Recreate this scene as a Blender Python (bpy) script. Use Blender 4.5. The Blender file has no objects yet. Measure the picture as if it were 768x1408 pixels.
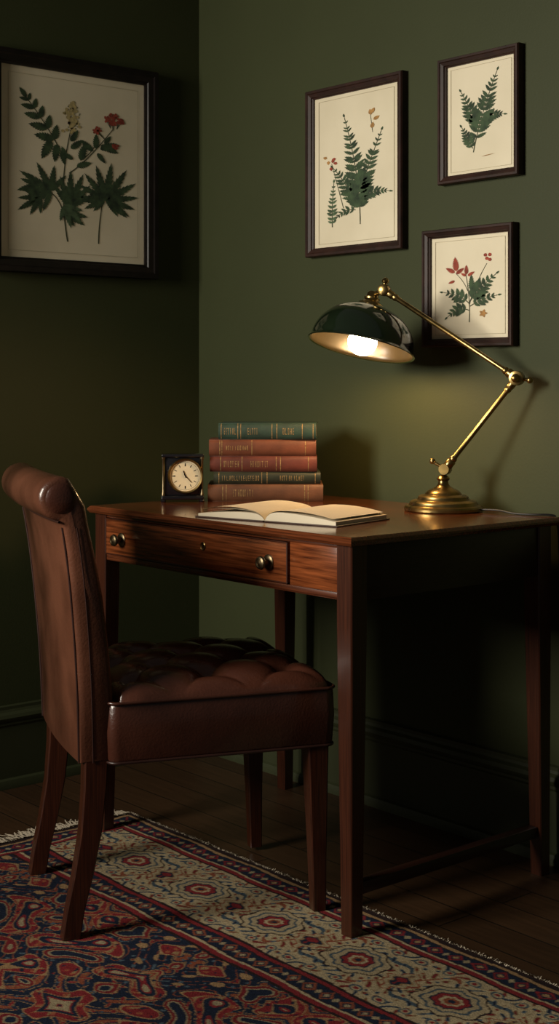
import bpy, bmesh, math, random
import numpy as np
from mathutils import Vector, Matrix
random.seed(7); np.random.seed(7)
scene = bpy.context.scene
COL = scene.collection
pi = math.pi

# ------------------------------------------------------------ materials
def new_mat(name):
    m = bpy.data.materials.new(name); m.use_nodes = True
    nt = m.node_tree; b = nt.nodes["Principled BSDF"]
    return m, nt, b
def mat(name, c, rough=.5, metal=0., coat=0., var=.15, scale=20., bump=0., bscale=None, stretch=(1,1,1), c2=None, spec=.5, rvar=0.0):
    m, nt, b = new_mat(name)
    tc = nt.nodes.new("ShaderNodeTexCoord"); mp = nt.nodes.new("ShaderNodeMapping")
    mp.inputs["Scale"].default_value = stretch
    nt.links.new(tc.outputs["Object"], mp.inputs["Vector"])
    n = nt.nodes.new("ShaderNodeTexNoise"); n.inputs["Scale"].default_value = scale
    n.inputs["Detail"].default_value = 5
    nt.links.new(mp.outputs[0], n.inputs["Vector"])
    r = nt.nodes.new("ShaderNodeValToRGB")
    a = [max(0, x*(1-var)) for x in c]; d = list(c2) if c2 else [x*(1+var) for x in c]
    r.color_ramp.elements[0].position = .32; r.color_ramp.elements[1].position = .68
    r.color_ramp.elements[0].color = (*a, 1); r.color_ramp.elements[1].color = (*d, 1)
    nt.links.new(n.outputs["Fac"], r.inputs[0]); nt.links.new(r.outputs[0], b.inputs["Base Color"])
    b.inputs["Roughness"].default_value = rough; b.inputs["Metallic"].default_value = metal
    b.inputs["Coat Weight"].default_value = coat; b.inputs["Coat Roughness"].default_value = .12
    b.inputs["Specular IOR Level"].default_value = spec
    if rvar:
        mr = nt.nodes.new("ShaderNodeMapRange")
        mr.inputs["To Min"].default_value = rough-rvar; mr.inputs["To Max"].default_value = rough+rvar
        nt.links.new(n.outputs["Fac"], mr.inputs["Value"]); nt.links.new(mr.outputs[0], b.inputs["Roughness"])
    if bump:
        n2 = nt.nodes.new("ShaderNodeTexNoise"); n2.inputs["Scale"].default_value = bscale or scale
        n2.inputs["Detail"].default_value = 4
        nt.links.new(mp.outputs[0], n2.inputs["Vector"])
        bp = nt.nodes.new("ShaderNodeBump"); bp.inputs["Strength"].default_value = bump
        bp.inputs["Distance"].default_value = .002
        nt.links.new(n2.outputs["Fac"], bp.inputs["Height"]); nt.links.new(bp.outputs[0], b.inputs["Normal"])
    return m

M_wall = mat("wall_paint_olive", (.037,.043,.0165), .58, var=.05, scale=3, bump=.12, bscale=160, spec=.22)
M_trim = mat("trim_paint_olive", (.035,.040,.018), .42, var=.05, scale=4, bump=.06, bscale=80, spec=.4)
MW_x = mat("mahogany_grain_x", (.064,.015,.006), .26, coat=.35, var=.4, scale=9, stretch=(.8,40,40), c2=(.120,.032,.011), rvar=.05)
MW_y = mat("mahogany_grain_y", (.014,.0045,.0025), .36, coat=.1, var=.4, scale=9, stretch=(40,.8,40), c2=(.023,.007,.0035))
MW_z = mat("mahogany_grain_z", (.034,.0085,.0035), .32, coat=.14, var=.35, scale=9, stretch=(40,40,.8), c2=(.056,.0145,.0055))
MW_drw = mat("mahogany_drawer", (.115,.026,.008), .24, coat=.45, var=.5, scale=6, stretch=(1.6,20,34), c2=(.26,.068,.019), rvar=.05)
M_dark = mat("desk_shadow_gap", (.012,.006,.004), .7)
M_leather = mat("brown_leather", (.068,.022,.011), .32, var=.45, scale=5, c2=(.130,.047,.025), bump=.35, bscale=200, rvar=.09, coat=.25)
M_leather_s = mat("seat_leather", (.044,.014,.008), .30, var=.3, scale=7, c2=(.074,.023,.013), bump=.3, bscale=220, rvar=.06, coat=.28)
M_piping = mat("leather_piping", (.028,.010,.007), .4)
M_brass = mat("aged_brass", (.30,.205,.075), .30, metal=1, var=.42, scale=25, rvar=.09)
M_brassd = mat("dark_bronze", (.20,.15,.085), .35, metal=1, var=.3, scale=40)
M_shade = mat("green_enamel", (.006,.011,.005), .10, coat=1, var=.2, scale=8)
M_shade_in = mat("lamp_shade_lining", (.010,.008,.004), .30, var=.1)
M_black = mat("black_lacquer", (.008,.008,.010), .15, coat=.6, var=.3)
M_cord = mat("black_cord", (.01,.01,.01), .5)
M_paper = mat("cream_paper", (.66,.57,.41), .8, var=.05, scale=5, c2=(.70,.61,.45))
M_paperL = mat("print_paper", (.66,.58,.41), .55, coat=.2, var=.07, scale=4, c2=(.72,.64,.47))
M_rule = mat("print_rule_line", (.43,.37,.24), .8)
M_frame = mat("dark_walnut_frame", (.022,.008,.005), .5, var=.4, scale=30, spec=.3)
M_frameblk = mat("ebony_frame", (.007,.0045,.0035), .45, var=.4, scale=30, spec=.25)
M_fern = mat("fern_ink", (.020,.042,.018), .8, var=.45, scale=60, c2=(.045,.08,.032))
M_fern2 = mat("fern_ink_light", (.055,.09,.042), .8, var=.4, scale=60)
M_red = mat("red_ink", (.25,.040,.020), .8, var=.4, scale=80)
M_rust = mat("rust_ink", (.33,.17,.05), .8, var=.3, scale=80)
M_cream_ink = mat("cream_ink", (.38,.30,.13), .8, var=.3, scale=80)
M_stem = mat("stem_ink", (.05,.055,.025), .8)
M_gold = mat("gilt_tooling", (.30,.20,.085), .5, metal=.5, var=.45, scale=200)
M_pages = mat("page_block", (.42,.34,.22), .85, var=.2, scale=10, stretch=(1,1,60))
M_clothG = mat("green_cloth", (.012,.034,.022), .6, var=.35, scale=30, bump=.2, bscale=300)
M_clothR = mat("russet_leather", (.125,.038,.017), .5, var=.4, scale=15, bump=.15, bscale=200)
M_clothR2 = mat("oxblood_leather", (.105,.025,.015), .48, var=.4, scale=15, bump=.15, bscale=200)
M_clothD = mat("dark_olive_leather", (.018,.023,.012), .5, var=.4, scale=20)
M_clothB = mat("tan_leather", (.11,.043,.018), .5, var=.4, scale=15, bump=.15, bscale=200)
M_cover = mat("book_board", (.06,.03,.018), .6)
M_fringe = mat("wool_fringe", (.50,.42,.31), .9, var=.2)

def emis(name, c, s):
    m, nt, b = new_mat(name)
    b.inputs["Base Color"].default_value = (*c,1)
    b.inputs["Emission Color"].default_value = (*c,1); b.inputs["Emission Strength"].default_value = s
    return m
M_bulb = emis("lit_bulb_glass", (1,.60,.26), 170)

# floor planks
def floor_mat():
    m, nt, b = new_mat("dark_plank_floor"); L = nt.links.new; N = nt.nodes.new
    tc = N("ShaderNodeTexCoord")
    br = N("ShaderNodeTexBrick"); br.inputs["Scale"].default_value = 1
    br.inputs["Brick Width"].default_value = 1.4; br.inputs["Row Height"].default_value = .095
    br.inputs["Mortar Size"].default_value = .0018; br.inputs["Mortar Smooth"].default_value = .3
    br.inputs["Color1"].default_value = (.040,.019,.008,1); br.inputs["Color2"].default_value = (.058,.028,.012,1)
    br.inputs["Mortar"].default_value = (.004,.003,.002,1); br.offset = .37
    L(tc.outputs["Object"], br.inputs["Vector"])
    mp = N("ShaderNodeMapping"); mp.inputs["Scale"].default_value = (1.5,22,1); L(tc.outputs["Object"], mp.inputs["Vector"])
    n = N("ShaderNodeTexNoise"); n.inputs["Scale"].default_value = 4; n.inputs["Detail"].default_value = 7; L(mp.outputs[0], n.inputs["Vector"])
    mr = N("ShaderNodeMapRange"); mr.inputs["To Min"].default_value = .45; mr.inputs["To Max"].default_value = 1.4; L(n.outputs["Fac"], mr.inputs["Value"])
    mx = N("ShaderNodeMix"); mx.data_type = 'RGBA'; mx.blend_type = 'MULTIPLY'; mx.inputs["Factor"].default_value = 1
    L(br.outputs["Color"], mx.inputs["A"]); L(mr.outputs[0], mx.inputs["B"]); L(mx.outputs["Result"], b.inputs["Base Color"])
    b.inputs["Roughness"].default_value = .42
    bp = N("ShaderNodeBump"); bp.inputs["Strength"].default_value = .4; bp.inputs["Distance"].default_value = .002; bp.invert = True
    L(br.outputs["Fac"], bp.inputs["Height"]); L(bp.outputs[0], b.inputs["Normal"])
    return m
M_floor = floor_mat()

# ------------------------------------------------------------ mesh helpers
def finish(me, name, m, parent, loc=(0,0,0), rot=None, smooth=True, ang=35):
    if m is not None:
        for mm in (m if isinstance(m, (list,tuple)) else [m]): me.materials.append(mm)
    if smooth:
        me.polygons.foreach_set("use_smooth", [True]*len(me.polygons))
        me.set_sharp_from_angle(angle=math.radians(ang))
    o = bpy.data.objects.new(name, me); COL.objects.link(o)
    o.location = loc
    if rot is not None: 
        if isinstance(rot, Matrix): o.rotation_euler = rot.to_euler()
        else: o.rotation_euler = rot
    if parent: o.parent = parent
    return o
def mk(name, V, F, m, parent=None, **k):
    me = bpy.data.meshes.new(name); me.from_pydata([tuple(v) for v in V], [], F); me.update()
    bm = bmesh.new(); bm.from_mesh(me); bmesh.ops.recalc_face_normals(bm, faces=bm.faces); bm.to_mesh(me); bm.free()
    return finish(me, name, m, parent, **k)
def box(name, lo, hi, m, parent=None, bev=.002, seg=2, **k):
    bm = bmesh.new(); bmesh.ops.create_cube(bm, size=1)
    lo = Vector(lo); hi = Vector(hi); c = (lo+hi)/2; s = hi-lo
    for v in bm.verts: v.co = Vector((v.co.x*s.x, v.co.y*s.y, v.co.z*s.z))+c
    if bev: bmesh.ops.bevel(bm, geom=bm.edges[:], offset=bev, segments=seg, profile=.5, affect='EDGES')
    me = bpy.data.meshes.new(name); bm.to_mesh(me); bm.free()
    return finish(me, name, m, parent, **k)
def align(ax):
    return Vector((0,0,1)).rotation_difference(Vector(ax).normalized()).to_matrix()
def lathe(name, prof, m, parent=None, loc=(0,0,0), axis=(0,0,1), seg=48, ang=40, cap=True):
    V=[];F=[];n=len(prof)
    for r,z in prof:
        for j in range(seg):
            a=2*pi*j/seg; V.append((r*math.cos(a), r*math.sin(a), z))
    for i in range(n-1):
        for j in range(seg):
            k=(j+1)%seg; F.append((i*seg+j, i*seg+k, (i+1)*seg+k, (i+1)*seg+j))
    if cap and prof[0][0]>1e-6: F.append(tuple(range(seg)))
    if cap and prof[-1][0]>1e-6: F.append(tuple((n-1)*seg+j for j in range(seg)))
    me = bpy.data.meshes.new(name); me.from_pydata(V,[],F)
    bm = bmesh.new(); bm.from_mesh(me); bmesh.ops.remove_doubles(bm, verts=bm.verts, dist=1e-6)
    bmesh.ops.recalc_face_normals(bm, faces=bm.faces); bm.to_mesh(me); bm.free()
    return finish(me, name, m, parent, loc=loc, rot=align(axis), ang=ang)
def sphere(name, r, loc, m, parent=None, sc=(1,1,1), seg=24):
    bm = bmesh.new(); bmesh.ops.create_uvsphere(bm, u_segments=seg, v_segments=seg//2, radius=r)
    for v in bm.verts: v.co = Vector((v.co.x*sc[0], v.co.y*sc[1], v.co.z*sc[2]))
    me = bpy.data.meshes.new(name); bm.to_mesh(me); bm.free()
    return finish(me, name, m, parent, loc=loc, ang=180)
def many_spheres(name, pts, r, m, parent, seg=10, sc=(1,1,1)):
    bm = bmesh.new()
    for p in pts:
        ret = bmesh.ops.create_uvsphere(bm, u_segments=seg, v_segments=max(6,seg//2), radius=r)
        for v in ret['verts']: v.co = Vector((v.co.x*sc[0], v.co.y*sc[1], v.co.z*sc[2]))+Vector(p)
    me = bpy.data.meshes.new(name); bm.to_mesh(me); bm.free()
    return finish(me, name, m, parent, ang=180)
def rod(name, a, b, r, m, parent, r2=None, seg=20):
    a=Vector(a); b=Vector(b); L=(b-a).length; r2=r2 or r
    return lathe(name, [(0,0),(r,0),(r2,L),(0,L)], m, parent, loc=a, axis=b-a, seg=seg)
def loft(name, secs, m, parent=None, ch=.18, **k):
    V=[];F=[]
    for cx,cy,cz,hx,hy in secs:
        c=min(hx,hy)*ch
        for x,y in ((hx-c,-hy),(hx,-hy+c),(hx,hy-c),(hx-c,hy),(-hx+c,hy),(-hx,hy-c),(-hx,-hy+c),(-hx+c,-hy)):
            V.append((cx+x,cy+y,cz))
    n=len(secs)
    for i in range(n-1):
        for j in range(8):
            q=(j+1)%8; F.append((i*8+j,i*8+q,(i+1)*8+q,(i+1)*8+j))
    F.append(tuple(range(8))); F.append(tuple((n-1)*8+j for j in range(8)))
    return mk(name,V,F,m,parent,ang=30,**k)
def tube(name, pts, r, m, parent=None, closed=False, smooth=True):
    cu = bpy.data.curves.new(name,'CURVE'); cu.dimensions='3D'; cu.bevel_depth=r; cu.bevel_resolution=3
    sp = cu.splines.new('NURBS' if smooth else 'POLY'); sp.points.add(len(pts)-1)
    for p,q in zip(sp.points, pts): p.co=(*q,1)
    if smooth: sp.order_u=3; sp.use_endpoint_u=not closed
    sp.use_cyclic_u=closed
    cu.materials.append(m)
    o = bpy.data.objects.new(name,cu); COL.objects.link(o)
    if parent: o.parent=parent
    return o
def empty(name, loc=(0,0,0), rz=0):
    o = bpy.data.objects.new(name,None); COL.objects.link(o); o.location=loc; o.rotation_euler=(0,0,rz); o.empty_display_size=.1
    return o

# ------------------------------------------------------------ room
H=2.75
box("floor",(-.12,-4.6,-.1),(4.6,.12,0),M_floor,bev=0,smooth=False)
box("wall_back",(0,0,0),(4.6,.12,H),M_wall,bev=0,smooth=False)
box("wall_left",(-.12,-4.6,0),(0,.12,H),M_wall,bev=0,smooth=False)
def baseboard(name, L, along):
    P=[(0,0),(.030,0),(.030,.012),(.026,.022),(.019,.026),(.018,.160),(.021,.166),(.021,.172),(.024,.176),(.026,.184),(.022,.192),(.014,.198),(.011,.204),(.011,.212),(0,.214)]
    V=[];F=[];n=len(P)
    for d,z in P:
        if along=='x': V += [(0.0,-d,z),(L,-d,z)]
        else: V += [(d,-.0,z),(d,-L,z)]
    for i in range(n):
        j=(i+1)%n; F.append((2*i,2*i+1,2*j+1,2*j))
    F.append(tuple(2*i for i in range(n))); F.append(tuple(2*i+1 for i in range(n)))
    return mk(name,V,F,M_trim,ang=25)
baseboard("baseboard_back",4.6,'x'); baseboard("baseboard_left",4.6,'y')

# ------------------------------------------------------------ rug
X0,Y0,RL,RW=.425,-.535,2.4,1.62
def build_rug():
    nx,ny=961,649
    xs=np.linspace(0,RL,nx); ys=np.linspace(0,RW,ny)
    x,y=np.meshgrid(xs,ys,indexing='ij')
    x_=x.copy(); y_=y.copy()
    x=x+.0035*np.sin(y*31+2*np.sin(x*17))+.002*np.sin(x*77+y*53); y=y+.003*np.sin(x*27+1.5*np.sin(y*19))
    y=np.where(y_<.002,0,y)
    navy=np.array((.011,.016,.031)); red=np.array((.165,.018,.021)); cream=np.array((.33,.26,.155))
    tan=np.array((.27,.165,.08)); rust=np.array((.19,.055,.028)); blue=np.array((.045,.065,.080)); dk=np.array((.02,.012,.012))
    ex=np.minimum(x,RL-x); ey=np.minimum(y,RW-y); e=ey.copy()
    s=x+0.0
    C=np.zeros(x.shape+(3,)); C[:]=navy
    def setc(mask,c): C[mask]=c
    per_u,per_v=.60,.56
    fu=np.abs(((x/per_u+.15)%1)-.5)*per_u; fv=np.abs(((y/per_v+.25)%1)-.5)*per_v
    a=fu*36; b=fv*36
    f=np.sin(a+1.9*np.sin(b*1.1+.4))+np.sin(b*1.2+1.7*np.sin(a*.8+.6))
    g=np.sin(a*1.5+2.4*np.sin(b*1.0+1))*np.cos(b*1.5+2.0*np.sin(a*1.0))
    g2=np.sin(a*3.1+2*np.sin(b*2.2))*np.sin(b*2.9+2*np.sin(a*2.4))
    setc((g>.36),tan*.9); setc((g>.46),navy*1.3); setc(g>.80,rust)
    setc((g<-.50),rust); setc(g<-.62,navy); setc((g2>.72)&(f<0),tan*.8); setc((g2>.85)&(f<0),red); setc((g2<-.86)&(f<0),blue*1.4)
    setc(f>.14,tan); setc(f>.26,red); setc((f>.45)&(np.abs(g)<.14),tan*.9); setc((f>.4)&(g2>.70),rust*1.3); setc((f>.4)&(f<1.1)&(g2<-.80),navy)
    setc((f>1.18),tan*.9); setc(f>1.30,navy); setc(f>1.72,red); setc(f>1.86,cream*.8)
    setc((f<-1.02),tan*.9); setc(f<-1.16,red*.8); setc(f<-1.55,cream*.7); setc(f<-1.72,navy)
    C[e<.375]=tan
    lim=[None]
    def band(a0,a1,c):
        m=(lim[0]>=a0)&(lim[0]<a1); C[m]=c; return m
    def guard(a0,a1,bg,per,c1,c2,sc):
        m=band(a0,a1,bg); mid=(a0+a1)/2; w=(a1-a0)/2
        t=np.abs(((sc/per)%1)-.5)*2; d=np.abs(lim[0]-mid)/w
        r=t*1.3+d*1.1
        C[m&(r<.95)]=c1; C[m&(r<.6)]=bg; C[m&(r<.38)]=c2
        t2=1-t; C[m&((t2*1.6+d)<.45)]=cream*.8
        C[m&(np.abs(d-.93)<.06)]=dk
    lim[0]=e
    m=band(.083,.292,cream)
    per=.236; ss=((s+.06)/per)%1; ds=(ss-.5)*per; de=e-.187
    for (A,ph,th,c) in ((.062,0,.005,blue),(.062,.5,.005,rust),(.035,.25,.003,dk)):
        wv=A*np.sin(2*pi*(ss+ph)*1)+.012*np.sin(2*pi*ss*3); C[m&(np.abs(de-wv)<th)]=c
    h=np.sin(ds*110+3*np.sin(de*80))*np.sin(de*110+2*np.sin(ds*90)); 
    C[m&(h>.55)]=tan*.7; C[m&(h>.78)]=red*.8; C[m&(h<-.68)]=blue*1.5; C[m&(h<-.86)]=navy
    r=np.sqrt((ds/.070)**2+(de/.058)**2); th=np.arctan2(de,ds); r=r*(1+.07*np.cos(th*8))
    for R,c in ((1.0,dk),(.94,cream*.95),(.76,blue),(.68,cream*.85),(.52,navy),(.46,red),(.30,cream),(.20,rust),(.10,navy)): C[m&(r<R)]=c
    ds2=np.minimum(ss,1-ss)*per; r=np.abs(ds2)/.042+np.abs(de)/.050+.12*np.cos(e*260)
    for R,c in ((1.0,rust),(.88,cream*.9),(.62,tan*.8),(.50,navy),(.30,red)): C[m&(r<R)]=c
    for off in (-.084,.084):
        t=(((s)/.059)%1-.5)*.059; r=np.sqrt((t/.014)**2+((de-off)/.011)**2)
        C[m&(r<1)]=blue; C[m&(r<.7)]=cream; C[m&(r<.4)]=red
    band(.292,.298,dk); band(.298,.308,red); guard(.308,.350,navy,.046,rust,cream*.8,s); band(.350,.356,cream); band(.356,.368,red); band(.368,.375,dk)
    e4=np.minimum(ex,ey); s4=np.where(ey<=ex,x,y); lim[0]=e4
    band(-1,.012,dk); band(.012,.020,tan); guard(.020,.062,navy,.052,red,tan,s4); band(.062,.067,cream); band(.067,.078,red); band(.078,.083,dk)
    nz=np.random.rand(nx,ny); C*=(0.72+.5*nz)[...,None]
    ab=1+.14*np.sin(x*9+2*np.sin(y*3))[...,None]; C*=ab
    zt=.0075+.0006*np.random.rand(nx,ny)
    x,y=x_,y_
    V=np.stack([x+X0,Y0-y,zt],-1).reshape(-1,3)
    idx=np.arange(nx*ny).reshape(nx,ny)
    q=np.stack([idx[:-1,:-1],idx[:-1,1:],idx[1:,1:],idx[1:,:-1]],-1).reshape(-1,4)
    ring=np.concatenate([idx[:,0],idx[-1,1:],idx[-2::-1,-1],idx[0,-2:0:-1]])
    base=V[ring].copy(); base[:,2]=.0005; nb=len(V)
    V2=np.concatenate([V,base]); k=np.arange(len(ring)); k2=(k+1)%len(ring)
    sk=np.stack([ring,ring[k2],nb+k2,nb+k],-1)
    Q=np.concatenate([q[:,::-1],sk]).astype(np.int32)
    me=bpy.data.meshes.new("persian_rug")
    me.vertices.add(len(V2)); me.vertices.foreach_set("co",V2.astype(np.float32).ravel())
    me.loops.add(Q.size); me.loops.foreach_set("vertex_index",Q.ravel())
    me.polygons.add(len(Q)); me.polygons.foreach_set("loop_start",np.arange(0,Q.size,4,dtype=np.int32))
    me.update(calc_edges=True); me.validate()
    ca=me.color_attributes.new("wool","FLOAT_COLOR","POINT")
    cc=np.ones((len(V2),4),np.float32); cc[:nb,:3]=C.reshape(-1,3); cc[nb:,:3]=(.03,.02,.02)
    ca.data.foreach_set("color",cc.ravel())
    m,nt,b=new_mat("wool_pile"); at=nt.nodes.new("ShaderNodeVertexColor"); at.layer_name="wool"
    nt.links.new(at.outputs["Color"],b.inputs["Base Color"]); b.inputs["Roughness"].default_value=.95; b.inputs["Specular IOR Level"].default_value=.1
    n=nt.nodes.new("ShaderNodeTexNoise"); n.inputs["Scale"].default_value=350
    tc=nt.nodes.new("ShaderNodeTexCoord"); nt.links.new(tc.outputs["Object"],n.inputs["Vector"])
    bp=nt.nodes.new("ShaderNodeBump"); bp.inputs["Strength"].default_value=.6; bp.inputs["Distance"].default_value=.002
    nt.links.new(n.outputs["Fac"],bp.inputs["Height"]); nt.links.new(bp.outputs[0],b.inputs["Normal"])
    me.materials.append(m)
    o=bpy.data.objects.new("persian_rug",me); COL.objects.link(o)
    V=[];F=[]
    def strand(px,py,dx,dy,L,w):
        k=random.uniform(-.5,.5); i=len(V); n=4
        for j in range(n+1):
            t=j/n; cx=px+dx*L*t-dy*k*L*t*t; cy=py+dy*L*t+dx*k*L*t*t; z=.006*(1-t)+.0022+.005*random.random()
            ww=w*(1-.4*t); V.append((cx-dy*ww,cy+dx*ww,z)); V.append((cx+dy*ww,cy-dx*ww,z+.0006))
        for j in range(n): F.append((i+2*j,i+2*j+1,i+2*j+3,i+2*j+2))
    for k in range(520):
        strand(X0+.003,Y0-RW*k/520-random.random()*.003,-1,0,random.uniform(.035,.070),.0019)
        strand(X0+RL-.002,Y0-RW*k/520,1,0,random.uniform(.03,.05),.0019)
    for k in range(560):
        strand(X0+RL*k/560+random.random()*.003,Y0-.002,0,1,random.uniform(.008,.020),.0013)
    mk("fringe",V,F,M_fringe,o,smooth=False)
build_rug()

# ------------------------------------------------------------ desk
desk=empty("writing_desk",(.455,-.678,0))
DX,DY=.912,.633; TOP=.773
def desktop():
    rings=[(.010,.7545),(.004,.7565),(.002,.760),(.0,.7625),(.0,.7665),(.003,.7700),(.0065,TOP)]
    V=[];F=[]
    for ins,z in rings:
        V += [(ins,ins,z),(DX-ins,ins,z),(DX-ins,DY-ins,z),(ins,DY-ins,z)]
    for i in range(len(rings)-1):
        for j in range(4):
            k=(j+1)%4; F.append((4*i+j,4*i+k,4*i+4+k,4*i+4+j))
    F.append((0,1,2,3)); n=4*(len(rings)-1); F.append((n,n+1,n+2,n+3))
    mk("desktop",V,F,mat("mahogany_top",(.090,.021,.007),.20,coat=.6,var=.4,scale=8,stretch=(.9,26,26),c2=(.165,.045,.015),rvar=.04),desk,ang=20)
desktop()
lt,lb=.0215,.0150
lx0,lx1=.035,DX-.035; ly0,ly1=.035,DY-.045
for i,(x,y,b) in enumerate(((lx0,ly0,.0085),(lx1,ly0,.0085),(lx0,ly1,0.0),(lx1,ly1,0.0))):
    sx=-1 if x==lx0 else 1; sy=-1 if y==ly0 else 1
    dx=sx*(lt-lb)*.6; dy=sy*(lt-lb)*.6
    loft(f"leg_{i+1}",[(x+dx,y+dy,b,lb,lb),(x,y,.60,lt,lt),(x,y,.7545,lt,lt)],MW_z,desk,ch=.12)
AB=.648
fy=ly0-lt+.004
dr0,dr1=lx0+lt+.002,1.165-.455
box("front_rail_lower",(lx0+lt,fy,AB),(lx1-lt,fy+.02,AB+.014),MW_x,desk,bev=.0015)
box("front_rail_upper",(lx0+lt,fy,.748),(lx1-lt,fy+.02,.7545),MW_x,desk,bev=.001)
box("apron_panel",(dr1+.004,fy+.001,AB+.014),(lx1-lt,fy+.02,.748),MW_drw,desk,bev=.0008)
box("drawer_cavity",(lx0+lt,fy+.012,AB+.014),(dr1+.004,fy+.03,.748),M_dark,desk,bev=0)
box("drawer_front",(dr0,fy-.003,AB+.0165),(dr1,fy+.012,.7455),MW_drw,desk,bev=.0022,seg=3)
def bead(a,b): rod("drawer_bead",a,b,.0018,MW_z,desk,seg=8)
for a,b in (((dr0,fy-.003,AB+.0165),(dr1,fy-.003,AB+.0165)),((dr0,fy-.003,.7455),(dr1,fy-.003,.7455)),((dr1,fy-.003,AB+.0165),(dr1,fy-.003,.7455)),((dr0,fy-.003,AB+.0165),(dr0,fy-.003,.7455))): bead(a,b)
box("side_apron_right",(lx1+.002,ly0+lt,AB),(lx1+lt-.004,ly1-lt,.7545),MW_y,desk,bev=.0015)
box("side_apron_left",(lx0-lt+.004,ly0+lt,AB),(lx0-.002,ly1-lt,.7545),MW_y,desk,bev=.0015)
box("back_apron",(lx0+lt,ly1-.008,AB),(lx1-lt,ly1+.012,.7545),MW_x,desk,bev=.0015)
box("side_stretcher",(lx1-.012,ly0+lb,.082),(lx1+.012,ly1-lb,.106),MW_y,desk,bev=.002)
knobp=[(0,0),(.0155,0),(.0155,.002),(.013,.004),(.006,.005),(.005,.012),(.0075,.015),(.0125,.018),(.0140,.0215),(.0125,.025),(.009,.0265),(.008,.0255),(.0035,.0265),(0,.0275)]
for i,kx in enumerate((.579-.455,1.108-.455)):
    lathe(f"drawer_knob_{i+1}",knobp,M_brassd,desk,loc=(kx,fy-.003,.7015),axis=(0,-1,0),seg=32)
lathe("keyhole_escutcheon",[(0,0),(.0085,0),(.009,.0012),(.0075,.0022),(.006,.0014),(0,.0014)],M_brass,desk,loc=(.889-.455,fy-.003,.714),axis=(0,-1,0),seg=28)
box("keyhole",(.889-.455-.0012,fy-.0052,.709),(.889-.455+.0012,fy-.0044,.7185),M_black,desk,bev=0)

# ------------------------------------------------------------ chair
chair=empty("leather_desk_chair",(.929,-.725,0),math.radians(68.6))
FZ=.0085
def hw(z): return .212+.034*max(0,min(1,(z-.35)/.45))
prof=[(-.276,.343),(-.279,.45),(-.286,.56),(-.296,.67),(-.306,.75),(-.314,.795),(-.322,.809)]
cx,cz,cr=-.320,.850,.041
for k in range(15):
    a=math.radians(-95-k*(200/14)); prof.append((cx+cr*math.cos(a),cz+cr*math.sin(a)))
prof+= [(-.272,.835),(-.266,.80),(-.252,.74),(-.236,.66),(-.224,.57),(-.214,.47),(-.212,.343)]
S=[-1,-.988,-.972,-.95,-.7,-.35,0,.35,.7,.95,.972,.988,1]
V=[];F=[];n=len(prof)
for s in S:
    ins=0.011 if abs(s)==1 else (.0045 if abs(s)>.98 else (.0012 if abs(s)>.96 else 0))
    for j,(x,z) in enumerate(prof):
        a=Vector(prof[j-1]); b=Vector(prof[(j+1)%n]); t=(b-a).normalized(); nn=Vector((t.y,-t.x))
        bow=.010*(1-s*s)*(-1)
        V.append((x+nn.x*ins+bow,s*hw(z),z+nn.y*ins))
for i in range(len(S)-1):
    for j in range(n):
        k=(j+1)%n; F.append((i*n+j,i*n+k,(i+1)*n+k,(i+1)*n+j))
F.append(tuple(range(n))); F.append(tuple((len(S)-1)*n+j for j in range(n)))
mk("backrest",V,F,M_leather,chair,ang=60)
for sg in (-1,1):
    y=sg*hw(.85)
    lathe("roll_end",[(0,.006),(.010,.0055),(.020,.004),(.027,.0015),(.031,-.002),(.031,-.004)],M_leather_s,chair,loc=(cx,y,cz),axis=(0,sg,0),seg=36)
    rear=[(x-.0008-.0095*(1-.96**2),sg*(hw(z)*.955),z) for x,z in prof[0:6]]
    tube("back_seam",rear,.0022,M_piping,chair)
    tube("side_seam",[(x+.024,sg*(hw(z)+.0003),z) for x,z in prof[0:6]],.0015,M_piping,chair)
tube("roll_welt",[(-.323-.010*(1-s*s),s*hw(.8),.8065) for s in np.linspace(-1,1,11)],.0025,M_piping,chair)
def rrect(x0,x1,y0,y1,r,n=6):
    P=[]
    for (cx_,cy_,a0) in ((x1-r,y0+r,-90),(x1-r,y1-r,0),(x0+r,y1-r,90),(x0+r,y0+r,180)):
        for k in range(n+1):
            a=math.radians(a0+90*k/n); P.append((cx_+r*math.cos(a),cy_+r*math.sin(a)))
    return P
sx0,sx1,sy=-.225,.236,.230
V=[];F=[]
for ins,z in ((.012,.338),(.004,.341),(.001,.348),(-.002,.40),(0,.448),(.003,.455)):
    P=rrect(sx0+ins,sx1-ins,-sy+ins,sy-ins,.022)
    V+=[(x,y,z) for x,y in P]
n=len(P)
for i in range(5):
    for j in range(n):
        k=(j+1)%n; F.append((i*n+j,i*n+k,(i+1)*n+k,(i+1)*n+j))
F.append(tuple(range(n))); F.append(tuple(5*n+j for j in range(n)))
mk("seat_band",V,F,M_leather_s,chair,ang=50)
tube("seat_welt",[(x,y,.456) for x,y in rrect(sx0-.001,sx1+.001,-sy-.001,sy+.001,.022)],.0032,M_leather_s,chair,closed=True)
tube("seat_lower_welt",[(x,y,.342) for x,y in rrect(sx0+.001,sx1-.001,-sy+.001,sy-.001,.022)],.003,M_piping,chair,closed=True)
NX=130;NY=130;V=[];F=[];A=.078; OX=.010
cxx0,cxx1,cyy=sx0+.012,sx1-.001,sy-.001
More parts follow.
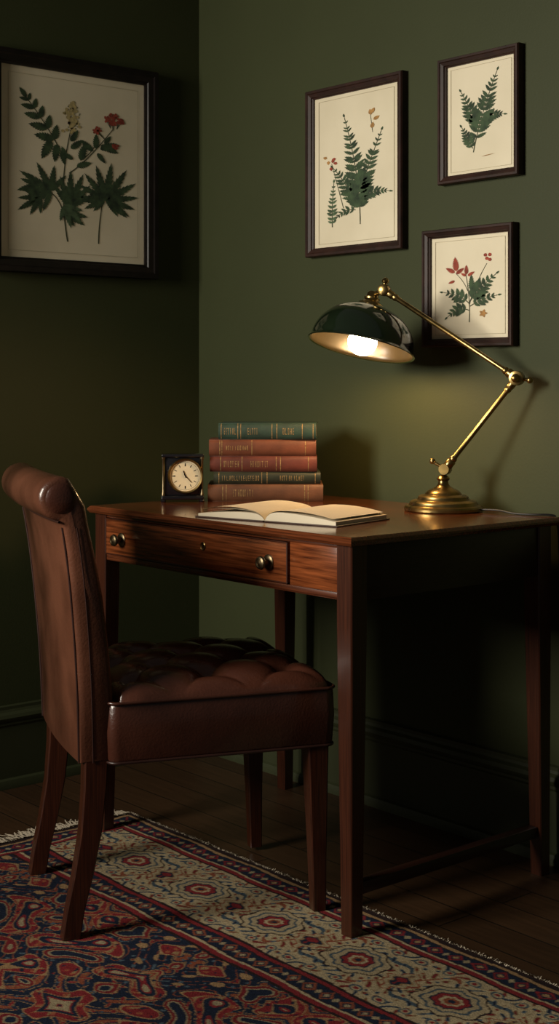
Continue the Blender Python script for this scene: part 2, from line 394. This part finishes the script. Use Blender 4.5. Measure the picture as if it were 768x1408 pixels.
for i in range(NX+1):
    for j in range(NY+1):
        u=2*i/NX-1; v=2*j/NY-1
        x=(cxx0+cxx1)/2+(cxx1-cxx0)/2*u*math.sqrt(1-.10*v**8*u*u); y=cyy*v*math.sqrt(1-.10*u**8*v*v)
        e=min((1-abs(u))*(cxx1-cxx0)/2,(1-abs(v))*cyy)
        k=min(1,e/.070); crown=.038*math.sqrt(max(0,1-(1-k)**2))+.022*(1-max(abs(u),abs(v))**2)
        p=(x+OX)/(2*A)+y/(2*A); q=(x+OX)/(2*A)-y/(2*A)
        sp=abs(math.sin(pi*p)); sq=abs(math.sin(pi*q))
        cre=1-min(1,(sp*sq)**.40)
        pp=round(p);qq=round(q); bx=A*(pp+qq)-OX; by=A*(pp-qq)
        db=math.hypot(x-bx,y-by); near=math.exp(-(db/.022)**2)
        fade=min(1,e/.045)
        V.append((x,y,.452+crown-fade*(.015*cre+.018*near)))
for i in range(NX):
    for j in range(NY):
        a=i*(NY+1)+j; F.append((a,a+1,a+NY+2,a+NY+1))
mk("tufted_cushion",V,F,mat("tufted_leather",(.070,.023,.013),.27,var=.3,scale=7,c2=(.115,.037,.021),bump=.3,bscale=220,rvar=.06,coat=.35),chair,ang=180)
bt=[]
for pp in range(-6,7):
    for qq in range(-6,7):
        bx=A*(pp+qq)-OX; by=A*(pp-qq)
        if cxx0+.03<bx<cxx1-.03 and abs(by)<cyy-.03:
            m=max(abs((bx-(cxx0+cxx1)/2)/((cxx1-cxx0)/2)),abs(by/cyy))
            bt.append((bx,by,.452+.037+.022*(1-m*m)-.033+.004))
many_spheres("tuft_buttons",bt,.009,M_leather_s,chair,seg=14,sc=(1,1,.55))
for sg in (-1,1):
    y=sg*.205
    loft("front_leg",[(.206,y,FZ,.0135,.0135),(.204,y,.12,.0155,.0155),(.200,y,.34,.022,.022)],MW_z,chair,ch=.15)
    yb=sg*.190
    loft("rear_leg",[(-.292,yb,FZ,.0175,.0145),(-.284,yb,.06,.0175,.015),(-.268,yb,.13,.019,.0165),(-.254,yb,.21,.0205,.018),(-.247,yb,.29,.022,.019),(-.245,yb,.345,.023,.02)],MW_z,chair,ch=.15)

# ------------------------------------------------------------ lamp
lamp=empty("desk_lamp",(1.096,-.135,TOP))
O=Vector((1.096,-.135,TOP))
def W(x,y,z): return Vector((x,y,z))-O
bp_=[(0,0),(.087,0),(.089,.003),(.089,.008),(.086,.012),(.079,.014),(.077,.017),(.076,.021),(.071,.024),(.060,.026),(.058,.029),(.057,.033),(.052,.036),(.042,.038),(.040,.042),(.034,.047),(.024,.051),(.016,.056),(.012,.062),(.011,.068),(.014,.071),(.015,.074),(.012,.078),(.008,.081),(.0,.083)]
lathe("base",bp_,M_brass,lamp,seg=64,ang=30)
J0=W(1.100,-.133,.868); E=W(1.249,-.060,1.075); Hd=W(.968,-.197,1.279)
pd=Vector((.153,.075,0)).normalized(); nrm=Vector((-pd.y,pd.x,0))
lathe("base_joint",[(0,-.013),(.012,-.013),(.013,-.011),(.013,.011),(.012,.013),(0,.013)],M_brass,lamp,loc=J0,axis=nrm,seg=28)
sphere("base_joint_ball",.0125,J0,M_brass,lamp)
rod("base_lever",J0,J0+(-pd*.028+Vector((0,0,.016))),.0035,M_brass,lamp); sphere("base_lever_ball",.007,J0+(-pd*.03+Vector((0,0,.0175))),M_brass,lamp)
def arm(name,a,b):
    d=(b-a).normalized(); L=(b-a).length
    pr=[(0,.006),(.010,.006),(.0105,.010),(.0105,.024),(.008,.027),(.009,.031),(.0075,.035),(.0058,.038),(.0058,L-.040),(.0072,L-.037),(.0085,L-.032),(.0072,L-.028),(.009,L-.024),(.009,L-.010),(.007,L-.006),(0,L-.006)]
    lathe(name,pr,M_brass,lamp,loc=a,axis=d,seg=24)
arm("lower_arm",J0,E); arm("upper_arm",E,Hd)
lathe("elbow_joint",[(0,-.017),(.008,-.017),(.010,-.013),(.0155,-.012),(.0165,-.009),(.0165,.009),(.0155,.012),(.010,.013),(.008,.017),(0,.018)],M_brass,lamp,loc=E,axis=nrm,seg=32)
rod("elbow_bolt",E,E+pd*.026+Vector((0,0,-.004)),.004,M_brass,lamp); sphere("elbow_knob",.0075,E+pd*.029+Vector((0,0,-.0045)),M_brass,lamp)
sphere("elbow_thumb",.0085,E-nrm*.02,M_brass,lamp); 
w_r,w_t=.22,.165
A_=Vector((w_r*.648-w_t*.761, w_r*.761+w_t*.648, .955)).normalized(); RC=W(.925,-.228,1.152)
pr=[]
R,Hh=.121,.098
for k in range(0,21):
    t=math.radians(9+81*k/20); pr.append((R*math.sin(t)**.93,Hh*math.cos(t)))
pr+=[(.1225,-.003),(.1260,-.0045),(.1270,-.0065),(.1255,-.008),(.1215,-.0065)]
inn=[]
for k in range(20,-1,-1):
    t=math.radians(9+81*k/20); inn.append(((R-.003)*math.sin(t)**.93,(Hh-.003)*math.cos(t)-.0005))
Vp=pr+inn
sh=lathe("shade",Vp,[M_shade,M_shade_in],lamp,loc=RC,axis=A_,seg=72,ang=50)
for p in sh.data.polygons:
    c=p.center
    r=math.hypot(c.x,c.y)
    nrm2=p.normal
    if nrm2.z*1.0+ (nrm2.x*c.x+nrm2.y*c.y)/(r+1e-6) <-.02 and c.z>-.004: p.material_index=1
lathe("shade_cap",[(0,.088),(.026,.090),(.030,.0955),(.029,.100),(.022,.103),(.018,.110),(.019,.114),(.015,.118),(.013,.126),(.010,.130),(0,.131)],M_brass,lamp,loc=RC,axis=A_,seg=32)
capp=RC+A_*.122
rod("head_link",capp,Hd,.0065,M_brass,lamp)
lathe("head_joint",[(0,-.014),(.008,-.014),(.013,-.011),(.014,-.008),(.014,.008),(.013,.011),(.008,.014),(0,.015)],M_brass,lamp,loc=Hd,axis=nrm,seg=28)
lathe("head_finial",[(0,0),(.005,0),(.005,.010),(.008,.012),(.009,.016),(.006,.021),(.003,.023),(0,.024)],M_brass,lamp,loc=Hd+Vector((0,0,.006)),axis=(.15,.1,1),seg=20)
lathe("bulb_socket",[(0,.092),(.017,.092),(.017,.060),(.014,.054),(0,.054)],M_brass,lamp,loc=RC,axis=A_,seg=24)
BZ=.004
lathe("bulb",[(.012,.048+BZ),(.014,.040+BZ),(.022,.030+BZ),(.031,.018+BZ),(.0345,.006+BZ),(.033,-.006+BZ),(.027,-.017+BZ),(.017,-.0245+BZ),(.006,-.0277+BZ),(0,-.028+BZ)],M_bulb,lamp,loc=RC,axis=A_,seg=32,ang=180)
tube("power_cord",[W(1.175,-.10,.779),W(1.22,-.09,.782),W(1.26,-.09,.7755),W(1.31,-.075,.7760),W(1.335,-.050,.7765),W(1.345,-.038,.772),W(1.347,-.033,.70),W(1.35,-.034,.4),W(1.36,-.036,.02)],.0024,M_cord,lamp)

# ------------------------------------------------------------ closed books
def book(name,L,D,T,z,off,rot,mc,par,pattern):
    g=bpy.data.objects.new(name,None); COL.objects.link(g); g.parent=par; g.location=(off[0],off[1],z); g.rotation_euler=(0,0,rot)
    b=.0028
    box("cover_lower",(-L/2,.004,0),(L/2,D,b),mc,g,bev=.001)
    box("cover_upper",(-L/2,.004,T-b),(L/2,D,T),mc,g,bev=.001)
    box("pages",(-L/2+.004,.006,b),(L/2-.004,D-.004,T-b),M_pages,g,bev=0)
    V=[];F=[];n=14
    for xx in (-L/2,L/2):
        for k in range(n+1):
            a=-pi/2+pi*k/n; V.append((xx,.007-.009*math.cos(a),T/2+T/2*math.sin(a)))
        for k in range(n+1):
            a=pi/2-pi*k/n; V.append((xx,.009-.006*math.cos(a),T/2+(T/2-b)*math.sin(a)))
    m=2*(n+1)
    for k in range(m): F.append((k,(k+1)%m,m+(k+1)%m,m+k))
    F.append(tuple(range(m))); F.append(tuple(m+k for k in range(m)))
    mk("spine",V,F,mc,g,ang=60)
    def strip(x0,x1,a0,a1,e=.0004):
        V=[];F=[];n=8
        for xx in (x0,x1):
            for k in range(n+1):
                a=a0+(a1-a0)*k/n; V.append((xx,.007-(.009+e)*math.cos(a),T/2+(T/2+e*.3)*math.sin(a)))
        for k in range(n): F.append((k,k+1,n+2+k,n+1+k))
        return V,F
    VV=[];FF=[]
    def add(x0,x1,a0,a1,e=.0004):
        V,F=strip(x0,x1,a0,a1,e); o=len(VV); VV.extend(V); FF.extend([tuple(o+i for i in f) for f in F])
    for f in pattern[0]:
        x=-L/2+f*L; add(x-.0009,x+.0009,-1.3,1.3)
    for (f0,f1) in pattern[1]:
        x=-L/2+f0*L; x1=-L/2+f1*L
        while x<x1:
            w=random.uniform(.0022,.0042); h=.40 if pattern[2] else .28
            ty=random.choice("IEOTLH")
            add(x,x+.0009,-h,h)
            if ty in "EO": add(x,x+w,h-.10,h); add(x,x+w,-h,-h+.10)
            if ty in "EH": add(x,x+w,-.05,.05)
            if ty in "OH": add(x+w-.0009,x+w,-h,h)
            if ty=="T": add(x-w/2,x+w/2,h-.10,h)
            if ty=="L": add(x,x+w,-h,-h+.10)
            x+=w+.0026
    mk("gilt_tooling",VV,FF,M_gold,g,smooth=False)
    return g
stack=empty("book_stack",(.6475,-.288,TOP),math.radians(49.6))
specs=[("book_brown",.282,.150,.042,(0,0),0.0,M_clothB,([.13,.16,.84,.87],[(.22,.40)],True)),
 ("book_olive",.262,.145,.030,(.004,.003),.02,M_clothD,([.05,.45,.5,.95],[(.08,.42),(.62,.85)],True)),
 ("book_oxblood",.262,.148,.038,(-.005,.002),-.012,M_clothR2,([.1,.30,.62,.66,.92],[(.13,.28),(.38,.55)],True)),
 ("book_russet",.262,.146,.040,(-.007,.003),.015,M_clothR,([.1,.12,.40,.90],[(.16,.36)],False)),
 ("book_green",.240,.150,.040,(.004,.005),-.06,M_clothG,([.03,.20,.23,.55,.60,.86,.97],[(.06,.18),(.30,.42),(.66,.78)],True))]
z=0
for nm,L,D,T,off,rt,mc,pt in specs:
    book(nm,L,D,T,z,off,rt,mc,stack,pt); z+=T+.0004

# ------------------------------------------------------------ open book
ob=empty("open_book",(1.004,-.512,TOP),math.radians(13.4))
box("cover_left",(-.186,-.101,.0003),(-.002,.101,.0028),M_cover,ob,bev=.0008)
box("cover_right",(.002,-.101,.0003),(.186,.101,.0028),M_cover,ob,bev=.0008)
def zc(x,side):
    t=x/.18
    h=.019 if side>0 else .014
    return .003+h*(1-math.exp(-x/.010))*(1-.62*t**1.6)+.002*math.sin(t*3.1)
for side,nm in ((-1,"pages_left"),(1,"pages_right")):
    V=[];F=[];n=30; hh=.097
    for k in range(n+1):
        x=.180*k/n; zt=zc(x,side)
        for y in (-hh,hh): V+=[(side*x,y,zt),(side*x,y,.0029)]
    for k in range(n):
        a=4*k;b=4*(k+1); F+=[(a,a+2,b+2,b),(a+1,b+1,b+3,a+3),(a,b,b+1,a+1),(a+2,a+3,b+3,b+2)]
    b=4*n; F+=[(b,b+2,b+3,b+1)]
    mk(nm,V,F,M_paper,ob,ang=40)
    V=[];F=[]
    for r in range(20):
        y=.078-r*.0078; x=.024
        while x<.160:
            w=random.uniform(.004,.012); 
            if x+w>.163: break
            i=len(V)
            for xx in (x,x+w):
                zz=zc(xx,side)+.0003; V+=[(side*xx,y-.0009,zz),(side*xx,y+.0009,zz)]
            F.append((i,i+1,i+3,i+2)); x+=w+.0025
    mk("printed_text",V,F,mat("faded_ink",(.20,.17,.12),.9),ob,smooth=False)
for kk,(lift,sd) in enumerate(((.006,-1),(.011,-1),(.005,1))):
    V=[];F=[];n=20
    for k in range(n+1):
        x=.172*k/n; t=x/.172; zz=zc(x,sd)+.0008+lift*math.sin(pi*min(1,t*.75))**1.2
        V+=[(sd*x,-.0965,zz),(sd*x,.0965,zz)]
    for k in range(n): F.append((2*k,2*k+1,2*k+3,2*k+2))
    mk(f"loose_leaf_{kk+1}",V,F,M_paper,ob,ang=180)

# ------------------------------------------------------------ clock
clock=empty("desk_clock",(.530,-.452,TOP),math.radians(49.6+5))
w,d,h=.047,.036,.117
box("base_plate",(-w-.005,-.004,.006),(w+.005,d*2-.012,.016),M_black,clock,bev=.003,seg=3)
box("top_plate",(-w-.005,-.004,h-.008),(w+.005,d*2-.012,h),M_black,clock,bev=.003,seg=3)
box("case_body",(-w+.004,.004,.016),(w-.004,d*2-.020,h-.008),M_black,clock,bev=.002)
for i,(x,y) in enumerate(((-w,.002),(w,.002),(-w,d*2-.018),(w,d*2-.018))):
    lathe(f"column_{i+1}",[(0,.016),(.0045,.016),(.0045,.020),(.003,.023),(.003,h-.015),(.0045,h-.012),(.0045,h-.008),(0,h-.008)],M_brassd,clock,loc=(x,y,0),seg=16)
    lathe(f"foot_{i+1}",[(0,0),(.005,0),(.007,.003),(.005,.006),(0,.006)],M_black,clock,loc=(x,y,0),seg=16)
DC=Vector((.006,-.001,.064)); R=.041
lathe("dial_bezel",[(R-.004,.004),(R-.003,.008),(R,.009),(R+.002,.006),(R+.002,-.005),(R-.004,-.005),(R-.004,.004)],M_brass,clock,loc=DC,axis=(0,-1,0),seg=56,cap=False)
lathe("dial",[(0,0),(R-.003,0),(R-.003,.003),(0,.003)],mat("clock_dial",(.68,.57,.37),.5,var=.06),clock,loc=DC,axis=(0,-1,0),seg=48)
V=[];F=[]
def q2(cx_,cz_,dx,dz,w,y):
    l=math.hypot(dx,dz); px,pz=-dz/l*w,dx/l*w; i=len(V)
    V.extend([(cx_+px,y,cz_+pz),(cx_-px,y,cz_-pz),(cx_+dx-px*.6,y,cz_+dz-pz*.6),(cx_+dx+px*.6,y,cz_+dz+pz*.6)]); F.append((i,i+1,i+2,i+3))
for k in range(12):
    a=2*pi*k/12; s_,c_=math.sin(a),math.cos(a)
    q2(DC.x+s_*.024,DC.z+c_*.024,s_*.007,c_*.007,.0009 if k%3 else .0015,DC.y-.0034)
for k in range(48):
    a=2*pi*k/48; b=2*pi*(k+1)/48
    q2(DC.x+math.sin(a)*.034,DC.z+math.cos(a)*.034,(math.sin(b)-math.sin(a))*.034,(math.cos(b)-math.cos(a))*.034,.0003,DC.y-.0034)
q2(DC.x-.003,DC.z+.004,.018,-.020,.0012,DC.y-.0050); q2(DC.x+.002,DC.z-.004,-.007,.017,.0018,DC.y-.0046)
mk("hands_and_numerals",V,F,M_black,clock,smooth=False)

# ------------------------------------------------------------ framed prints
class Art:
    def __init__(s,fx,fy): s.P={}; s.fx=fx; s.fy=fy
    def add(s,c,pts): s.P.setdefault(c,[]).append([(s.fx(p[0]),s.fy(p[1])) for p in pts])
    def leaf(s,c,b,ang,L,W,teeth=6):
        ca,sa=math.cos(ang),-math.sin(ang); up=[];dn=[]
        n=max(3,teeth)
        for k in range(1,n):
            t=k/n; w=W*math.sin(pi*t**.75)**.75
            up+=[(t*L,w),((t-.02)*L,w*.62)] if teeth>4 else [(t*L,w)]
            dn+=[(t*L,-w),((t-.02)*L,-w*.62)] if teeth>4 else [(t*L,-w)]
        pts=[(0,0)]+up+[(L,0)]+dn[::-1]
        s.add(c,[(b[0]+ca*x+sa*y, b[1]+sa*x-ca*y) for x,y in pts])
    def stem(s,c,pts,w=.7):
        pts=[Vector(p) for p in pts]; n=len(pts)
        L=[];Rr=[]
        for i,p in enumerate(pts):
            t=(pts[min(i+1,n-1)]-pts[max(i-1,0)]).normalized(); q=Vector((-t.y,t.x))*w*(1-.4*i/n)
            L.append(p+q);Rr.append(p-q)
        for i in range(n-1): s.add(c,[L[i],L[i+1],Rr[i+1],Rr[i]])
    def bez(s,a,m,b,n=14):
        a,m,b=Vector(a),Vector(m),Vector(b)
        return [(a*(1-t)**2+m*2*t*(1-t)+b*t*t) for t in [i/n for i in range(n+1)]]
    def frond(s,c,a,m,b,n=12,ml=20,start=.15,wr=.17,ang=58,teeth=6):
        pts=s.bez(a,m,b,40); s.stem('stem',pts,.7)
        for i in range(n):
            t=start+(1-start)*i/n; p=pts[int(t*40)]; pn=pts[min(40,int(t*40)+1)]; d=pn-p
            if d.length<1e-4: d=pts[40]-pts[38]
            th=math.atan2(-d.y,d.x); u=(t-start)/(1-start)
            L=ml*((1-u)**.75)*min(1,.55+u*2.2)+2
            for sg in (-1,1):
                s.leaf(c,(p.x,p.y),th+sg*math.radians(ang-14*u),L*random.uniform(.9,1.05),max(L*wr,1.1),teeth)
        e=pts[40]; d=pts[40]-pts[37]; s.leaf(c,(e.x,e.y),math.atan2(-d.y,d.x),6,1.4,3)
    def palm(s,c,b,ang,L,n=7,spread=150,wr=.17,teeth=8):
        for k in range(n):
            f=(k/(n-1)-.5)*2; a=math.radians(ang+f*spread/2)
            s.leaf(c,b,a,L*(1-.35*abs(f)),L*wr*(1-.25*abs(f)),teeth)
    def dot(s,c,x,y,r,n=8):
        s.add(c,[(x+r*math.cos(2*pi*k/n),y+r*math.sin(2*pi*k/n)) for k in range(n)])
INK={'fern':M_fern,'fern2':M_fern2,'red':M_red,'rust':M_rust,'cream':M_cream_ink,'stem':M_stem,'rule':M_rule}
def framed(loc,rz,w,h,bw,dp,mframe,art_fn,paperbox):
    g=empty("framed_botanical_print",loc,rz)
    P=[(0,0),(0,dp*.8),(.002,dp),(bw*.35,dp),(bw*.45,dp*.9),(bw*.8,dp*.78),(bw*.86,dp*.62),(bw,dp*.55),(bw,.004)]
    V=[];F=[];n=len(P)
    for ins,dd in P:
        V+=[(ins,-dd,ins),(w-ins,-dd,ins),(w-ins,-dd,h-ins),(ins,-dd,h-ins)]
    for i in range(n-1):
        for j in range(4):
            k=(j+1)%4; F.append((4*i+j,4*i+k,4*i+4+k,4*i+4+j))
    for j in range(4):
        k=(j+1)%4; F.append((4*(n-1)+j,4*(n-1)+k,k,j))
    mk("frame",V,F,mframe,g,ang=20)
    box("backing_paper",(bw-.003,-.0075,bw-.003),(w-bw+.003,-.002,h-bw+.003),M_paperL,g,bev=0,smooth=False)
    x0,x1,y0,y1=paperbox
    pw,ph=w-2*bw,h-2*bw
    fx=lambda x: bw+(x-x0)/(x1-x0)*pw
    fy=lambda y: bw+(y1-y)/(y1-y0)*ph
    a=Art(fx,fy); art_fn(a)
    mg=.05*(x1-x0); lw=.25
    rx0,rx1,ry0,ry1=x0+mg,x1-mg,y0+mg,y1-mg
    for (p,q,r_,t_) in ((rx0,ry0,rx1,ry0+lw*2),(rx0,ry1-lw*2,rx1,ry1),(rx0,ry0,rx0+lw*2,ry1),(rx1-lw*2,ry0,rx1,ry1)):
        a.add('rule',[(p,q),(r_,q),(r_,t_),(p,t_)])
    for li,(c,polys) in enumerate(a.P.items()):
        V=[];F=[]
        for k,pp in enumerate(polys):
            i=len(V); V+=[(x,-.0080-.0002*li-.00002*(k%9),zz) for x,zz in pp]; F.append(tuple(range(i,i+len(pp))))
        me=bpy.data.meshes.new("art_"+c); me.from_pydata(V,[],F); finish(me,"ink_"+c,INK[c],g,smooth=False)
    return g
def art_left(a):
    st=a.bez((88,331),(74,250),(94,165),20); a.stem('stem',st,.9)
    for k in range(70):
        t=random.random(); a.dot('cream',94+random.gauss(0,1)*(6.5*(1-t)+1.5),178-t*44,2.4,5)
    for k in range(22): a.dot('stem',94+random.gauss(0,1)*4,174-random.random()*36,.8)
    for (x,y,L) in ((70,190,27),(61,176,25),(52,162,22),(44,150,18),(37,140,13)):
        a.leaf('fern',(x,y),math.radians(172),L,L*.26,8); a.leaf('fern',(x,y),math.radians(80),L*.8,L*.22,8)
    a.leaf('fern',(34,137),math.radians(125),16,4,8); a.stem('stem',a.bez((85,222),(75,190),(34,137)),.8)
    for (b,an,L) in (((66,192),245,30),((74,196),262,26),((80,204),280,20),((92,200),40,22),((92,190),60,20),((95,215),150,16),((105,215),75,26),((100,224),20,22),((86,215),110,18)): a.leaf('fern',b,math.radians(an),L,L*.24,8)
    a.stem('stem',a.bez((90,235),(115,215),(150,165)),.8); a.stem('stem',a.bez((105,215),(120,205),(128,185)),.7)
    for (cx_,cy_,r) in ((143,153,7),(151,147,7),(160,153,7),(150,157,6),(127,170,7),(153,190,6)):
        for k in range(20):
            an=random.uniform(0,2*pi); rr=r*random.uniform(.2,.9); a.dot('red',cx_+rr*math.cos(an),cy_-rr*.8*math.sin(an),1.7,6)
        for k in range(3): a.stem('stem',[(cx_+(150-cx_)*.5,cy_+r*1.6),(cx_+(k-1)*r*.35,cy_)],.4)
    for (b,an,L) in (((122,200),140,22),((126,196),88,22),((132,196),25,26),((133,190),-20,26),((128,202),-50,18),((138,188),55,16)): a.leaf('fern',b,math.radians(an),L,L*.23,8)
    a.stem('stem',a.bez((82,290),(75,265),(58,262)),.8)
    a.palm('fern',(66,262),150,48,7,200,.125,9); a.palm('fern',(48,256),200,28,5,150,.18); a.palm('fern',(52,272),215,36,5,110,.14,9)
    a.palm('fern2',(84,280),-60,38,4,90,.15); a.palm('fern',(90,282),78,56,6,95,.115,9); a.palm('fern',(84,290),-20,36,4,70,.17)
    a.stem('stem',a.bez((130,331),(130,300),(137,262)),.9)
    a.palm('fern',(140,268),70,58,10,215,.115,9); a.palm('fern',(140,266),-25,46,4,60,.12,9); a.palm('fern',(138,268),198,36,4,60,.15)
def art_f1(a):
    a.frond('fern',(500,312),(500,240),(479,148),21,24,.18,.21,62)
    a.frond('fern',(490,292),(502,250),(527,178),18,22,.10,.22,58)
    a.frond('fern',(494,285),(484,250),(464,222),10,18,.1,.22)
    a.frond('fern',(498,275),(515,262),(536,268),8,13,.1,.24)
    a.frond('fern',(494,290),(478,285),(468,300),5,9,.1,.24)
    a.frond('fern2',(463,312),(462,280),(465,245),10,9,.1,.28)
    a.stem('stem',a.bez((478,285),(470,250),(462,215)),.5)
    for (x,y) in ((458,210),(463,214),(468,208),(461,220),(470,216),(456,206)): a.leaf('rust' if x<460 else 'red',(x,y),random.uniform(0,6),6,2.2,3)
    for (x,y,an) in ((514,150,60),(514,152,100),(515,172,80),(517,160,30)): a.leaf('rust',(x,y),math.radians(an),9,2.6,4)
    a.stem('stem',[(516,178),(513,150)],.4)
def art_f2(a):
    a.frond('fern',(657,212),(666,160),(689,96),14,25,.22,.21,56)
    a.frond('fern',(662,178),(655,150),(640,118),9,17,.15,.24,55)
    a.frond('fern',(666,168),(682,158),(697,162),6,13,.2,.25)
    a.frond('fern',(656,206),(650,190),(641,172),7,12,.1,.28)
    a.leaf('rust',(668,220),0.1,18,.6,3)
def art_f3(a):
    a.stem('stem',a.bez((652,445),(654,410),(646,368)),.7); a.stem('stem',a.bez((652,420),(660,390),(676,362)),.6)
    for (b,an,L) in (((634,370),95,21),((632,372),150,15),((634,374),35,14),((632,384),200,10),((648,376),90,14),((650,378),30,11),((648,378),150,9)): a.leaf('red',b,math.radians(an),L,L*.24,8)
    a.stem('stem',a.bez((650,400),(645,385),(633,373)),.5)
    a.frond('fern',(652,418),(640,404),(616,400),5,15,.2,.28,60,7); a.frond('fern',(652,428),(638,420),(622,436),5,14,.2,.28,55,7)
    a.frond('fern',(653,415),(664,398),(688,378),7,18,.15,.27,58,7); a.frond('fern',(653,422),(668,412),(690,408),5,13,.2,.28,55,7)
    a.leaf('fern',(655,400),math.radians(90),24,4.5,8); a.leaf('fern',(655,404),math.radians(60),26,5,8)
    for (x,y) in ((676,355),(680,350),(674,350),(680,357)): a.dot('red',x,y,2.5)
    for k in range(5): a.leaf('rust',(671,433),k*1.25,6,1.8,4)
    a.dot('red',671,433,1.6)
framed((.0008,-.699,1.355),math.radians(90),.537,.587,.040,.026,M_frameblk,art_left,(1,194,95,357))
framed((.494,-.0008,1.394),0,.358,.439,.023,.024,M_frame,art_f1,(439,549,112,342))
framed((.972,-.0008,1.5365),0,.249,.299,.020,.024,M_frame,art_f2,(621,713,77,243))
framed((.920,-.0008,1.149),0,.284,.282,.020,.024,M_frame,art_f3,(599,706,320,468))

# ------------------------------------------------------------ lights
def area(name,loc,target,sx,sy,power,color,spread=180):
    l=bpy.data.lights.new(name,'AREA'); l.shape='RECTANGLE'; l.size=sx; l.size_y=sy; l.energy=power; l.color=color; l.spread=math.radians(spread)
    o=bpy.data.objects.new(name,l); COL.objects.link(o); o.location=loc
    o.rotation_euler=(Vector(target)-Vector(loc)).to_track_quat('-Z','Y').to_euler(); return o
area("window_daylight",(.60,-3.5,1.75),(1.30,0,1.20),.85,1.05,36,(1,.93,.80),95)
w_=bpy.data.worlds.new("room_ambient"); scene.world=w_; w_.use_nodes=True
w_.node_tree.nodes["Background"].inputs[0].default_value=(1,.96,.88,1); w_.node_tree.nodes["Background"].inputs[1].default_value=.045

# ------------------------------------------------------------ camera
cam=bpy.data.cameras.new("camera"); co=bpy.data.objects.new("camera",cam); COL.objects.link(co)
co.location=(3.334,-2.53,1.075); co.rotation_euler=(pi/2,0,math.radians(49.59))
cam.sensor_fit='VERTICAL'; cam.sensor_height=36; cam.lens=1966/1408*36; cam.shift_y=-184/1408
cam.clip_start=.05
scene.camera=co
scene.view_settings.view_transform='Standard'
